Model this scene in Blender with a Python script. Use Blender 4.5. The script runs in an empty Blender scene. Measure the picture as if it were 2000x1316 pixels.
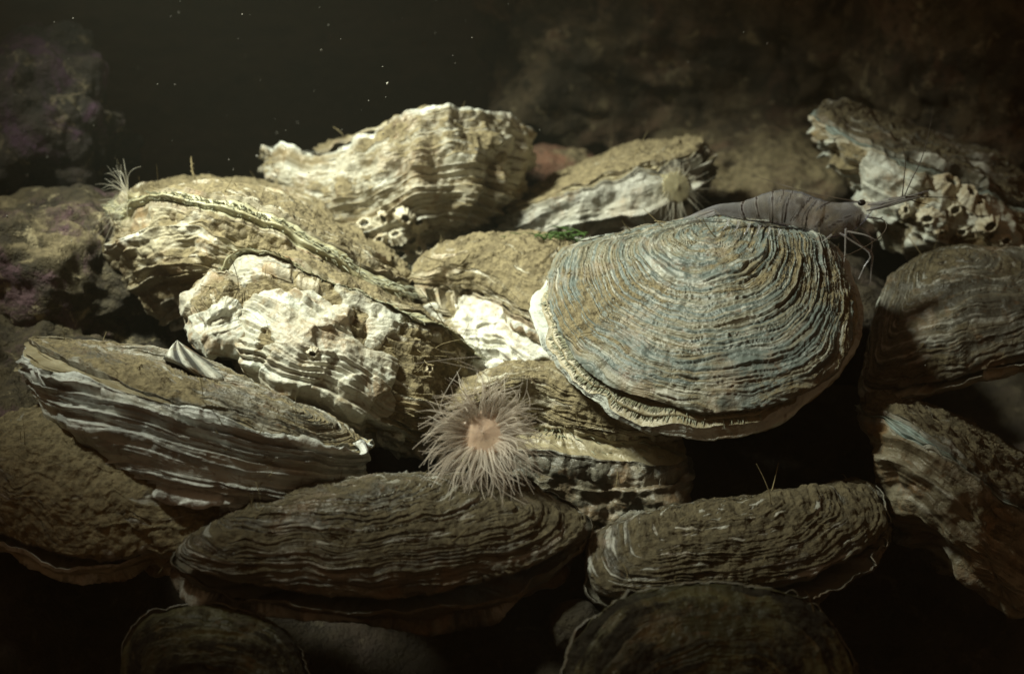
import bpy, math, random
import numpy as np
from mathutils import Matrix, Vector

random.seed(7)
SC = bpy.context.scene
COL = SC.collection
U = 0.1                                   # shapes are worked out in tenths of a metre (one unit = 10 cm)
F = 3125.0                                # focal length in photo pixels (2000 wide)
PITCH = math.radians(24)
CAM_H = 0.34

# ------------------------------------------------------------------ camera
cam_d = bpy.data.cameras.new('camera'); cam = bpy.data.objects.new('camera', cam_d); COL.objects.link(cam)
cam.location = (0, 0, CAM_H); cam.rotation_euler = (math.pi/2 - PITCH, 0, 0)
cam_d.sensor_width = 36; cam_d.lens = 36*F/2000; cam_d.clip_start = 0.01; cam_d.clip_end = 50
cam_d.dof.use_dof = True; cam_d.dof.focus_distance = 0.455; cam_d.dof.aperture_fstop = 12.0
SC.camera = cam

# ------------------------------------------------------------------ water light, strobe, exposure
w = bpy.data.worlds.new('World'); SC.world = w; w.use_nodes = True
wb = w.node_tree.nodes['Background']; wb.inputs[0].default_value = (1.0, 0.58, 0.31, 1); wb.inputs[1].default_value = 0.09
SC.view_settings.view_transform = 'Standard'; SC.view_settings.look = 'None'
SC.view_settings.gamma = 1; SC.view_settings.exposure = 0.0

def c2w(a):
    """camera-frame points (x right, y up, z forward, in tenths of a metre) to world metres"""
    a = np.asarray(a, float); c, s = math.cos(PITCH), math.sin(PITCH)
    x, y, z = a[..., 0], a[..., 1], a[..., 2]
    return np.stack([x*U, (z*c + y*s)*U, (y*c - z*s)*U + CAM_H], -1)

def P(px, py, d):
    return np.array([(px-1000)/F*d, -(py-658)/F*d, d])

def lamp(name, pos, target, energy, color, size, blend, radius):
    l = bpy.data.lights.new(name, 'SPOT'); o = bpy.data.objects.new(name, l); COL.objects.link(o)
    p, t = Vector(c2w(pos)), Vector(c2w(target)); o.location = p
    o.rotation_euler = (t-p).to_track_quat('-Z', 'Y').to_euler()
    l.energy = energy; l.color = color; l.spot_size = size; l.spot_blend = blend; l.shadow_soft_size = radius
    return o
# the diver's strobe, held up and to the left of the camera
lamp('strobe', (-2.4, 3.2, 3.25), P(775, 385, 5.15), 22.5, (0.97, 1.0, 0.81), math.radians(44.5), 1.0, 0.04)

SC.cycles.use_denoising = True
SC.cycles.max_bounces = 6; SC.cycles.transparent_max_bounces = 24
SC.cycles.volume_bounces = 0

# ------------------------------------------------------------------ noise
_rs = np.random.RandomState(11)
_perm = np.concatenate([_rs.permutation(256)]*3)
_grad = _rs.normal(size=(256, 3)); _grad /= np.linalg.norm(_grad, axis=1)[:, None]
def noise(p, seed=0):
    p = np.asarray(p, float) + np.array([seed*17.31, seed*-9.77, seed*5.13])
    sh = p.shape[:-1]; p = p.reshape(-1, 3)
    i = np.floor(p).astype(int); f = p - i; i &= 255
    u = f*f*f*(f*(f*6-15)+10)
    out = 0
    for dx in (0, 1):
        wx = u[:, 0] if dx else 1-u[:, 0]; hx = _perm[i[:, 0]+dx]
        for dy in (0, 1):
            wy = u[:, 1] if dy else 1-u[:, 1]; hy = _perm[hx+i[:, 1]+dy]
            for dz in (0, 1):
                wz = u[:, 2] if dz else 1-u[:, 2]; g = _grad[_perm[hy+i[:, 2]+dz]]
                out = out + wx*wy*wz*(g[:, 0]*(f[:, 0]-dx)+g[:, 1]*(f[:, 1]-dy)+g[:, 2]*(f[:, 2]-dz))
    return (out*1.5).reshape(sh)
def fbm(p, octaves=4, seed=0, gain=0.5):
    p = np.asarray(p, float); a = 1.0; r = 0; t = 0
    for k in range(octaves):
        r = r + a*noise(p*(2.03**k), seed+k*3); t += a; a *= gain
    return r/t*1.4
def sstep(a, b, x):
    t = np.clip((x-a)/(b-a), 0, 1); return t*t*(3-2*t)
def hash1(i, seed=0):
    return np.mod(np.sin((np.asarray(i)+seed*3.7)*127.1+31.7)*43758.5453, 1.0)

# ------------------------------------------------------------------ materials
class NT:
    def __init__(s, name):
        s.m = bpy.data.materials.new(name); s.m.use_nodes = True; s.t = s.m.node_tree
        s.b = s.t.nodes['Principled BSDF']; s.out = s.t.nodes['Material Output']
        s.co = s.t.nodes.new('ShaderNodeTexCoord').outputs['Object']
    def n(s, kind, **kw):
        x = s.t.nodes.new('ShaderNode'+kind)
        for k, v in kw.items(): setattr(x, k, v)
        return x
    def link(s, a, b): s.t.links.new(a, b)
    def put(s, sock, v):
        if isinstance(v, bpy.types.NodeSocket): s.link(v, sock)
        else: sock.default_value = (*v, 1) if isinstance(v, tuple) and len(v) == 3 else v
    def attr(s, name): return s.n('Attribute', attribute_name=name).outputs['Fac']
    def noise(s, scale, detail=4, rough=0.6, dist=0.0, co=None):
        x = s.n('TexNoise'); s.link(co or s.co, x.inputs['Vector']); x.inputs['Scale'].default_value = scale/U
        x.inputs['Detail'].default_value = detail; x.inputs['Roughness'].default_value = rough; x.inputs['Distortion'].default_value = dist
        return x.outputs['Fac']
    def voro(s, scale, feat='F1'):
        x = s.n('TexVoronoi', feature=feat); s.link(s.co, x.inputs['Vector']); x.inputs['Scale'].default_value = scale/U
        return x.outputs['Distance']
    def math(s, op, a, b=0.0, c=0.0, clamp=False):
        x = s.n('Math', operation=op, use_clamp=clamp)
        for i, v in enumerate((a, b, c)): s.put(x.inputs[i], v)
        return x.outputs[0]
    def ramp(s, v, a, b):
        x = s.n('MapRange', interpolation_type='SMOOTHSTEP'); s.put(x.inputs[0], v)
        x.inputs[1].default_value = a; x.inputs[2].default_value = b
        return x.outputs[0]
    def mix(s, f, a, b):
        x = s.n('Mix', data_type='RGBA'); s.put(x.inputs[0], f); s.put(x.inputs[6], a); s.put(x.inputs[7], b)
        return x.outputs[2]
    def mixf(s, f, a, b):
        x = s.n('Mix', data_type='FLOAT'); s.put(x.inputs[0], f); s.put(x.inputs[2], a); s.put(x.inputs[3], b)
        return x.outputs[0]
    def bump(s, h, strength, dist):
        x = s.n('Bump'); s.put(x.inputs['Height'], h); x.inputs['Strength'].default_value = strength; x.inputs['Distance'].default_value = dist*U
        s.link(x.outputs[0], s.b.inputs['Normal'])

SILT_A, SILT_B = (0.27, 0.222, 0.126), (0.145, 0.117, 0.065)
def shell_mat(name, a, b, white=(0.76, 0.76, 0.68), dark=(0.06, 0.05, 0.035), rust=(0.36, 0.2, 0.08), rust_amt=0.3, rough=0.42, silt_k=1.0):
    s = NT(name)
    tone = s.math('ADD', s.attr('tone'), s.math('MULTIPLY', s.math('SUBTRACT', s.noise(7, 6), 0.5), 1.3))
    c = s.mix(s.ramp(tone, 0.2, 0.8), a, b)
    c = s.mix(s.math('MULTIPLY', s.ramp(s.noise(4.3, 5, 0.65, 0.6), 0.52, 0.68), rust_amt), c, rust)
    c = s.mix(s.math('MULTIPLY', s.attr('groove'), 0.85), c, dark)
    wn = s.math('MULTIPLY', s.attr('edge'), s.ramp(s.noise(20, 4), 0.25, 0.5))
    c = s.mix(wn, c, white)
    c = s.mix(s.math('MULTIPLY', s.ramp(s.noise(9, 7, 0.72, 0.5), 0.53, 0.63), rust_amt), c, tuple(x*.8 for x in rust))
    c = s.mix(s.math('MULTIPLY', s.ramp(s.noise(38, 3, 0.6), 0.60, 0.70), 0.6), c, tuple(x*.35 for x in rust))
    sn = s.math('ADD', s.attr('silt'), s.math('MULTIPLY', s.math('SUBTRACT', s.noise(28, 5, 0.7), 0.5), 0.9))
    sf = s.ramp(sn, 0.3, 0.62)
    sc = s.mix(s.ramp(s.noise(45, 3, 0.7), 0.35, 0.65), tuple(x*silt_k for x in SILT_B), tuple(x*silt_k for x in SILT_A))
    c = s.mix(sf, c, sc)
    s.link(c, s.b.inputs['Base Color'])
    s.link(s.mixf(sf, rough, 0.92), s.b.inputs['Roughness'])
    h = s.math('ADD', s.math('MULTIPLY', s.noise(26, 5, 0.65), s.mixf(sf, 0.6, 0.8)), s.math('MULTIPLY', s.noise(95, 3, 0.7), s.mixf(sf, 0.12, 0.5)))
    s.bump(h, 0.75, 0.018)
    return s.m
def simple_mat(name, a, b, scale, rough=0.6, alpha=1.0, sss=0.0, bump=0.3, spec=0.5):
    s = NT(name)
    s.link(s.mix(s.ramp(s.noise(scale, 5, 0.6), 0.35, 0.65), a, b), s.b.inputs['Base Color'])
    s.b.inputs['Roughness'].default_value = rough; s.b.inputs['Specular IOR Level'].default_value = spec
    if alpha < 1: s.b.inputs['Alpha'].default_value = alpha
    if sss: s.b.inputs['Subsurface Weight'].default_value = sss; s.b.inputs['Subsurface Radius'].default_value = (0.004, 0.003, 0.002)
    if bump: s.bump(s.noise(scale*3, 4), bump, 0.02)
    return s.m
def rock_mat(name, a, b, pink_amt, pale_amt, pink=(0.13, 0.07, 0.09)):
    s = NT(name)
    c = s.mix(s.ramp(s.noise(5, 6, 0.65, 0.4), 0.38, 0.62), a, b)
    c = s.mix(s.math('MULTIPLY', s.ramp(s.noise(3.1, 6, 0.7, 0.8), 0.5, 0.62), pink_amt), c, pink)
    c = s.mix(s.math('MULTIPLY', s.ramp(s.noise(11, 5, 0.7, 0.5), 0.55, 0.68), pale_amt), c, (0.42, 0.36, 0.22))
    c = s.mix(s.math('MULTIPLY', s.ramp(s.noise(17, 4, 0.7, 0.3), 0.52, 0.62), 0.7), c, (0.035, 0.026, 0.016))
    g = s.n('Attribute', attribute_name='silt').outputs['Fac']
    sf = s.ramp(s.math('ADD', g, s.math('MULTIPLY', s.math('SUBTRACT', s.noise(12, 5, 0.7), 0.5), 0.9)), 0.35, 0.65)
    c = s.mix(sf, c, s.mix(s.ramp(s.noise(45, 3), 0.35, 0.65), SILT_B, SILT_A))
    s.link(c, s.b.inputs['Base Color']); s.b.inputs['Roughness'].default_value = 0.8
    s.bump(s.math('ADD', s.noise(14, 6, 0.7), s.math('MULTIPLY', s.noise(60, 3), 0.3)), 0.9, 0.04)
    return s.m

M = {}
M['blue'] = shell_mat('blue_grey_shell', (0.14, 0.168, 0.155), (0.225, 0.21, 0.15), rust=(0.40, 0.26, 0.15), rust_amt=0.3)
M['white'] = shell_mat('white_crusted_shell', (0.28, 0.215, 0.12), (0.42, 0.39, 0.30), white=(0.62, 0.65, 0.59), rust=(0.38, 0.24, 0.11), rust_amt=0.6)
M['pearl'] = shell_mat('pearly_frilled_shell', (0.33, 0.345, 0.325), (0.54, 0.56, 0.52), white=(0.74, 0.77, 0.74), rust=(0.36, 0.28, 0.17), rust_amt=0.25, rough=0.28)
M['tan'] = shell_mat('tan_shell', (0.40, 0.36, 0.25), (0.24, 0.19, 0.11), rust_amt=0.4)
M['dark'] = shell_mat('dark_shell', (0.085, 0.08, 0.062), (0.16, 0.145, 0.105), rust_amt=0.25, silt_k=.55)
M['olive'] = shell_mat('olive_shell', (0.10, 0.095, 0.075), (0.20, 0.18, 0.13), rust_amt=0.25)
M['brown'] = shell_mat('wrinkled_brown_shell', (0.13, 0.105, 0.065), (0.26, 0.23, 0.16), white=(.5, .5, .45), rust_amt=0.4, silt_k=.6)
M['mottle'] = shell_mat('mottled_olive_shell', (0.05, 0.05, 0.022), (0.12, 0.115, 0.05), white=(.07, .07, .05), rust_amt=0.2, silt_k=.12)  # olive mottle; shell and silt darkened to imitate the strobe beam's falloff
M['fan'] = shell_mat('fluted_fan_shell', (.27, .225, .14), (.46, .44, .36), white=(.68, .71, .66), rust=(.34, .22, .11), rust_amt=.45, rough=.35)
M['silt'] = simple_mat('silt_grains', SILT_A, SILT_B, 30, 0.95, bump=0, spec=0.1)
M['cream'] = simple_mat('mantle_flesh', (0.40, 0.355, 0.24), (0.26, 0.22, 0.13), 16, 0.4, sss=0.15)
M['bluemantle'] = simple_mat('pale_blue_mantle', (0.30, 0.36, 0.34), (0.20, 0.22, 0.18), 12, 0.4, sss=0.1)
M['green'] = simple_mat('pale_green_mantle', (0.46, 0.45, 0.31), (0.36, 0.33, 0.20), 12, 0.4, sss=0.1)
M['fringe'] = simple_mat('tentacle_fringe', (0.34, 0.35, 0.26), (0.2, 0.19, 0.12), 20, 0.4, bump=0)
M['barnacle'] = simple_mat('barnacle_plates', (0.72, 0.68, 0.54), (0.5, 0.42, 0.28), 22, 0.6, bump=0.6)
M['barnacle_in'] = simple_mat('barnacle_inside', (0.10, 0.10, 0.08), (0.2, 0.18, 0.13), 22, 0.6)

# ------------------------------------------------------------------ mesh helpers
def mesh_obj(name, verts_cam, faces, mat, parent=None, attrs=None, smooth=True, mats=None, fmat=None):
    """verts in the camera frame; the object's origin is its parent's place (or its own middle)"""
    v = c2w(verts_cam).reshape(-1, 3)
    if parent is not None: org = np.array(parent['_org'])
    else: org = np.array([(v[:, 0].min()+v[:, 0].max())/2, (v[:, 1].min()+v[:, 1].max())/2, v[:, 2].min()])
    v = v - org
    me = bpy.data.meshes.new(name)
    faces = np.asarray(faces)
    if faces.ndim == 2:
        k = faces.shape[1]; nf = len(faces)
        me.vertices.add(len(v)); me.vertices.foreach_set('co', v.astype(np.float32).ravel())
        me.loops.add(nf*k); me.loops.foreach_set('vertex_index', faces.astype(np.int32).ravel())
        me.polygons.add(nf); me.polygons.foreach_set('loop_start', np.arange(0, nf*k, k, dtype=np.int32))
        me.update(calc_edges=True)
    else:
        me.from_pydata([tuple(x) for x in v], [], [tuple(f) for f in faces])
    if smooth: me.polygons.foreach_set('use_smooth', np.ones(len(me.polygons), bool))
    for k, a in (attrs or {}).items():
        at = me.attributes.new(k, 'FLOAT', 'POINT'); at.data.foreach_set('value', np.asarray(a, np.float32).ravel())
    for m in (mats or [mat]): me.materials.append(m)
    if fmat is not None: me.polygons.foreach_set('material_index', np.asarray(fmat, np.int32))
    me.validate(); me.update()
    o = bpy.data.objects.new(name, me); COL.objects.link(o)
    if parent is not None: o.parent = parent.get('_obj') if isinstance(parent, dict) else parent
    else: o.location = org
    return o
def thing(name, label, cat, base_cam, group=None):
    o = bpy.data.objects.new(name, None); COL.objects.link(o); p = c2w(base_cam)
    o.location = p; o.empty_display_size = 0.01; o['label'] = label; o['category'] = cat
    if group: o['group'] = group
    return {'_obj': o, '_org': p}
def tag(o, label, cat, group=None, kind=None):
    o['label'] = label; o['category'] = cat
    if group: o['group'] = group
    if kind: o['kind'] = kind
    return o

def grid_faces(nr, nc, wrap=True, off=0):
    r = np.arange(nr-1)[:, None]; c = np.arange(nc if wrap else nc-1)[None, :]; c2 = (c+1) % nc
    return np.stack([r*nc+c, r*nc+c2, (r+1)*nc+c2, (r+1)*nc+c], -1).reshape(-1, 4)+off
def spline(pts, n, closed=True):
    """Catmull-Rom through the points, resampled evenly by length"""
    pts = np.asarray(pts, float); k = len(pts)
    idx = np.arange(k) if closed else np.arange(k-1)
    g = lambda i: pts[i % k] if closed else pts[np.clip(i, 0, k-1)]
    t = np.linspace(0, 1, 24, endpoint=False)[None, :, None]
    p0, p1, p2, p3 = (g(idx+j)[:, None, :] for j in (-1, 0, 1, 2))
    c = 0.5*((2*p1)+(-p0+p2)*t+(2*p0-5*p1+4*p2-p3)*t*t+(-p0+3*p1-3*p2+p3)*t**3)
    c = c.reshape(-1, pts.shape[1])
    c = np.vstack([c, c[:1] if closed else pts[-1:]])
    s = np.concatenate([[0], np.cumsum(np.linalg.norm(np.diff(c, axis=0), axis=1))])
    q = np.linspace(0, s[-1], n, endpoint=not closed)
    return np.stack([np.interp(q, s, c[:, j]) for j in range(c.shape[1])], 1)
def normals(g):
    du = np.roll(g, -1, 1)-np.roll(g, 1, 1)
    dv = np.gradient(g, axis=0)
    n = np.cross(du, dv); l = np.linalg.norm(n, axis=-1, keepdims=True)
    return n/np.maximum(l, 1e-9)
def tubes(paths, radii, sides=5):
    """several tapered tubes as one vertex/face list; radii = (start, end) or an array per path"""
    V, Fc, off = [], [], 0
    for p, r in zip(paths, radii):
        p = np.asarray(p, float); n = len(p)
        r = np.linspace(r[0], r[1], n) if len(r) == 2 else np.asarray(r)
        tg = np.gradient(p, axis=0); tg /= np.maximum(np.linalg.norm(tg, axis=1), 1e-9)[:, None]
        ref = np.array([0.31, 0.2, 0.93]); a = np.cross(tg, ref); a /= np.maximum(np.linalg.norm(a, axis=1), 1e-9)[:, None]
        b = np.cross(tg, a); ang = np.linspace(0, 2*math.pi, sides, endpoint=False)
        ring = p[:, None]+r[:, None, None]*(np.cos(ang)[None, :, None]*a[:, None]+np.sin(ang)[None, :, None]*b[:, None])
        V.append(ring.reshape(-1, 3)); Fc.append(grid_faces(n, sides, True, off)); off += n*sides
    return np.vstack(V), np.vstack(Fc)

_ph = (1+5**.5)/2
_ICO = np.array([(-1, _ph, 0), (1, _ph, 0), (-1, -_ph, 0), (1, -_ph, 0), (0, -1, _ph), (0, 1, _ph), (0, -1, -_ph), (0, 1, -_ph), (_ph, 0, -1), (_ph, 0, 1), (-_ph, 0, -1), (-_ph, 0, 1)])/1.9
_ICOF = np.array([(0, 11, 5), (0, 5, 1), (0, 1, 7), (0, 7, 10), (0, 10, 11), (1, 5, 9), (5, 11, 4), (11, 10, 2), (10, 7, 6), (7, 1, 8), (3, 9, 4), (3, 4, 2), (3, 2, 6), (3, 6, 8), (3, 8, 9), (4, 9, 5), (2, 4, 11), (6, 2, 10), (8, 6, 7), (9, 8, 1)])
def crumbs(pos, size, rs):
    n = len(pos)
    j = 1+0.35*rs.normal(size=(n, 12, 1)).clip(-1.5, 1.5)
    st = np.exp(0.3*rs.normal(size=(n, 1, 3)))
    v = pos[:, None]+_ICO[None]*j*st*np.asarray(size)[:, None, None]
    f = _ICOF[None]+np.arange(n)[:, None, None]*12
    return v.reshape(-1, 3), f.reshape(-1, 3)

UP = np.array([0, math.cos(PITCH), -math.sin(PITCH)])     # world up in the camera frame (z forward)

# ------------------------------------------------------------------ oysters
def loop3(pts, depth, n, centre, shift=0.0):
    """margin points: (px,py) fall on the plane through centre with normal n, (px,py,d) carry their own distance"""
    out = []
    c = P(centre[0], centre[1], depth)
    nz = np.array([n[0], n[1], -n[2]]); nz = nz/np.linalg.norm(nz); c = c-nz*shift
    for p in pts:
        if len(p) == 3: out.append(P(*p))
        else:
            r = P(p[0], p[1], 1.0); out.append(r*(c@nz)/(r@nz))
    return np.array(out)

def valve(name, parent, margin, umbo, bulge, mat, seed, rings=16, lam=0.02, frill=0.5, frill_f=7, bumps=0.03, bump_f=2.2, fine=0.004, rim=0.014, lip=0.004, lamb=0.5, lam3=0.0025,
          power=(2.2, 0.6), silt=0.5, silt_up=0.8, edge=0.5, wave=0.02, wave_f=5, wrinkle=0.0, lam2=0.008, crinkle=0.012, worn=0.3, thick=0.03, res=1.0, groove=0.5, white_rim=0.1, flakes=0.0):
    per = np.linalg.norm(np.diff(np.vstack([margin, margin[:1]]), axis=0), axis=1).sum()
    nphi = int(np.clip(per*190*res, 160, 950)); nt = int(np.clip(per*75*res, 70, 330)); nrim, nin = 7, 10
    Mg = spline(margin, nphi)
    c = Mg.mean(0)
    b = np.array([bulge[0], bulge[1], -bulge[2]], float); H = np.linalg.norm(b); bd = b/H
    # plane frame across the bulge direction
    nrm = np.zeros(3); d = Mg-c
    nrm = np.cross(d, np.roll(d, -1, 0)).sum(0); nrm /= np.linalg.norm(nrm)
    if nrm@bd < 0: nrm = -nrm
    ex = np.cross(nrm, [0.0, 0.3, 1.0]); ex /= np.linalg.norm(ex); ey = np.cross(nrm, ex)
    # wavy margin
    wv = fbm(Mg*wave_f, 3, seed+5)
    rimoff = nrm*(wave*wv)[:, None]+(Mg-c)*(0.9*wave*fbm(Mg*wave_f*1.7, 3, seed+6))[:, None]
    um = umbo+nrm*0
    # rows spaced evenly over the domed surface, so a steep side wall gets its share
    def radial(t):
        base = um+t[:, None, None]*(Mg-um)[None]; q = base-c; q2 = np.stack([q@ex, q@ey], -1)
        r = np.linalg.norm(q2, axis=-1)/np.interp(np.arctan2(q2[..., 1], q2[..., 0]), ma, mr)
        return base, r, base+b*(np.clip(1-np.clip(r, 0, 1)**power[0], 0, 1)**power[1])[..., None]
    # radius about the middle, 0..1
    m2 = np.stack([(Mg-c)@ex, (Mg-c)@ey], -1); ma = np.arctan2(m2[:, 1], m2[:, 0]); mr = np.linalg.norm(m2, axis=1)
    o = np.argsort(ma); ma, mr = ma[o], mr[o]; ma = np.concatenate([ma-2*math.pi, ma, ma+2*math.pi]); mr = np.tile(mr, 3)
    t0 = 1-(1-np.linspace(0, 1, 500))**2
    S0 = radial(t0)[2][:, ::6]; s0 = np.concatenate([[0], np.cumsum(np.linalg.norm(np.diff(S0, axis=0), axis=-1).max(1)*.5+np.linalg.norm(np.diff(S0, axis=0), axis=-1).mean(1)*.5)]); s0 /= s0[-1]
    tq = np.linspace(0, 1, nt)**0.9; t = np.interp(tq, s0, t0)
    base, r, S = radial(t); S = S+rimoff[None]*sstep(.985, 1, tq)[:, None, None]; dome = np.clip(1-np.clip(r, 0, 1)**power[0], 0, 1)**power[1]
    N = normals(S); flip = -1 if (N[nt//2]@bd).mean() < 0 else 1
    N = N*flip; N[:2] = bd
    T = np.broadcast_to(tq[:, None], r.shape)
    # growth lamellae
    warp = frill/rings*(1.0*fbm(S*frill_f*0.35, 3, seed)+0.8*fbm(S*frill_f, 3, seed+1))
    kn = np.cumsum(np.concatenate([[0], np.random.RandomState(seed).gamma(1.6, .75, int(rings*1.5))+.4]))
    L = np.interp(np.clip(T+warp+.1, 0, 1.4)/1.4, kn/kn[-1], np.arange(len(kn))); k = np.floor(L); s = L-k
    amp = (0.3+0.7*hash1(k, seed))*np.clip(lamb+1.5*fbm(S*3.1+k[..., None]*1.7, 3, seed+2), 0.0, 1.5)
    fade = sstep(0.02, 0.2, T)
    saw = s**1.6-sstep(0.95, 1.0, s)
    dsp = lam*amp*saw*fade
    L2 = (L+.5*warp*rings)*3.1+0.9*noise(S*4, seed+8); s2 = L2-np.floor(L2); k2 = np.floor(L2)
    brk = np.clip(.5+1.3*fbm(S*5+k2[..., None]*2.3, 2, seed+17), 0, 1.4)
    dsp = dsp+lam2*brk*(0.3+hash1(k2, seed+4))*(s2-sstep(0.85, 1, s2))*fade
    L3 = L2*3.3+1.2*noise(S*6, seed+35); s3 = L3-np.floor(L3)
    dsp = dsp+lam3*np.clip(.4+1.6*fbm(S*7+np.floor(L3)[..., None]*1.9, 2, seed+36), 0, 1.6)*(s3-sstep(0.7, 1, s3))*fade
    dsp = dsp+crinkle*(fbm(S*9, 4, seed+18)-.8*np.abs(fbm(S*6.5, 3, seed+19)))
    big = fbm(S*bump_f, 4, seed+3)
    edge_f = sstep(0, 0.12, 1-T)
    dsp = dsp+bumps*big*(0.35+0.65*edge_f)
    if wrinkle:
        ph = np.arange(nphi)/nphi*per
        wr = noise(np.stack([np.broadcast_to(ph*13, r.shape)+0.9*big, T*2.2*rings/8, 0*T], -1), seed+9)
        dsp = dsp+wrinkle*wr*sstep(0.15, 0.6, T)
    fl = 0
    if flakes:
        f1 = fbm(S*3.1, 3, seed+21); fl = sstep(0.04, 0.075, f1); dsp = dsp+flakes*fl*(0.6+1.2*f1)
        f2 = fbm(S*4.3+5, 3, seed+23); fl2 = sstep(0.05, 0.08, f2); dsp = dsp+flakes*0.7*fl2*(0.5+f2); fl = np.maximum(fl, fl2*0.8)
    # silt lies on what faces up and in the hollows
    So = S+N*dsp[..., None]
    N2 = normals(So)*flip; upf = N2@UP
    sl = silt+silt_up*(upf-0.35)+0.55*fbm(S*3.3, 4, seed+12)-0.35*(saw*amp)*1.0
    if flakes: sl = sl-0.45*fl+0.25*(1-fl)
    grain = np.clip(sl, 0, 1)*(0.5+fbm(S*34, 3, seed+13)+.8*fbm(S*13, 2, seed+20))
    dsp = dsp+fine*fbm(S*24, 3, seed+14)+0.011*grain
    So = S+N*dsp[..., None]
    ed = edge*(sstep(0.6, 0.97, s)*sstep(0.35, 0.9, amp)*sstep(-0.15, 0.25, fbm(S*5, 3, seed+15))*1.6)
    rn = np.clip(.45+1.7*fbm(Mg*6, 3, seed+37), 0, 1)
    ed = ed+white_rim*sstep(0.982, 0.998, T)*rn[None]+fl*edge
    pa = np.arange(nphi)/nphi*2*math.pi; cx_, cy_ = (np.broadcast_to(f_(pa)[None]*per/6.283, r.shape) for f_ in (np.cos, np.sin))
    stk = fbm(np.stack([cx_*3.2, cy_*3.2, L*1.7], -1), 4, seed+31); stk2 = fbm(np.stack([cx_*5+9, cy_*5, L*2.6], -1), 3, seed+33)
    ed = ed+worn*sstep(.3, .42, stk2)
    tone = 0.5+0.3*(hash1(k, seed+6)-0.5)+0.35*(hash1(k2, seed+7)-0.5)+0.9*stk+0.35*fbm(S*2.5, 3, seed+16)
    sl = sl+.35*stk-1.1*worn*sstep(.3, .42, stk2)
    gr = groove*np.maximum(sstep(0.24, 0.0, s)*sstep(0.2, 0.8, amp), 0.7*sstep(0.25, 0.0, s2)*hash1(k2, seed+3)*np.clip(brk, 0, 1))*fade  # dark organic growth lines, also painting in the shade between lamella ridges
    # rim: a laminated edge, then the inside face
    rows = [So]; A = {'tone': [tone], 'edge': [np.clip(ed, 0, 1)], 'silt': [np.clip(sl, 0, 1)], 'groove': [gr]}
    Mg = Mg+rimoff; last = So[-1]; outw = (Mg-c)/np.linalg.norm(Mg-c, axis=1)[:, None]
    rr = []
    for i in range(1, nrim+1):
        f = i/nrim; z = (i % 2)*0.5-0.25
        rr.append(last-bd*(rim*f*(.55+.9*rn))[:, None]+outw*(max(rim, .02)*0.5*z*(1+fbm(Mg*8+i*9.0, 2, seed+i))-lip*f*(.5+rn))[:, None])
    rr = np.array(rr); rows.append(rr)
    ti = (1-np.linspace(0, 1, nin+1)**2.2)[1:, None, None]
    ibase = um+ti*(rr[-1]-um)[None]; rI = np.stack([np.interp(ti[i, 0, 0], t[::1], np.arange(nt)) for i in range(nin)]).astype(int)
    inner = ibase+b*dome[rI][..., None]*(1-min(0.8, 1.5*thick/H)); inner = inner-(inner-c)*(.3*sstep(0, .035, 1-ti))
    inner[-1] = inner[-1].mean(0); rows.append(inner)
    for key, v1, v2 in (('tone', 0.6, 0.6), ('edge', white_rim, 0.1), ('silt', 0.0, 0.1), ('groove', 0, 0)):
        A[key].append(np.full((nrim, nphi), v1)*((.4+rn)[None] if key == 'edge' else 1)); A[key].append(np.full((nin, nphi), v2))
    G = np.concatenate(rows, 0)
    A = {k_: np.concatenate(v_, 0) for k_, v_ in A.items()}
    ob = mesh_obj(name, G.reshape(-1, 3), grid_faces(len(G), nphi), mat, parent, A)
    return ob, dict(S=So, N=N2, silt=np.clip(sl, 0, 1), t=T, margin=rr[-1], um=um, c=c, bd=bd, nrm=nrm)

def silt_part(parent, infos, n, seed, strands=10, size=(0.0035, 0.016), piles=0.0):
    n = int(n*1.7)
    rs = np.random.RandomState(seed); V, Fc, off = [], [], 0
    for inf in infos:
        S, N, sl = inf['S'], inf['N'], inf['silt']
        ti = inf['t']
        w_ = (sl**2*ti*(N@UP > -0.2)).ravel(); w_ = w_/w_.sum()
        cl = np.clip(0.3+2.2*fbm(S*6, 2, seed+3), 0.02, 2).ravel(); w_ = w_*cl; w_ /= w_.sum()
        i = rs.choice(len(w_), n, p=w_)
        sz = size[0]+(size[1]-size[0])*rs.rand(n)**3
        p = S.reshape(-1, 3)[i]+N.reshape(-1, 3)[i]*(sz*0.5)[:, None]+rs.normal(size=(n, 3))*0.003
        v, f = crumbs(p, sz, rs); V.append(v); Fc.append(np.hstack([f, f[:, -1:]])+off); off += len(v)
        if strands:
            j = rs.choice(len(w_), strands, p=w_); paths, rad = [], []
            for q in j:
                o = S.reshape(-1, 3)[q]; nn = N.reshape(-1, 3)[q]; L = 0.015+0.055*rs.rand()**2; m = 7
                dirn = rs.normal(size=3)*0.7+nn*(0.5 if rs.rand() < 0.6 else 1.2); dirn /= np.linalg.norm(dirn); curl = rs.normal(size=3)*1.3
                s = np.linspace(0, 1, m)[:, None]
                paths.append(o+dirn*s*L+curl*s*s*L*0.5); r0 = 0.0009+0.0013*rs.rand()**2; rad.append((r0, r0*0.6))
            v, f = tubes(paths, rad, 4); V.append(v); Fc.append(f+off); off += len(v)
    o = mesh_obj('silt', np.vstack(V), np.vstack(Fc), M['silt'], parent, smooth=True); o['kind'] = 'stuff'
    return o

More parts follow.
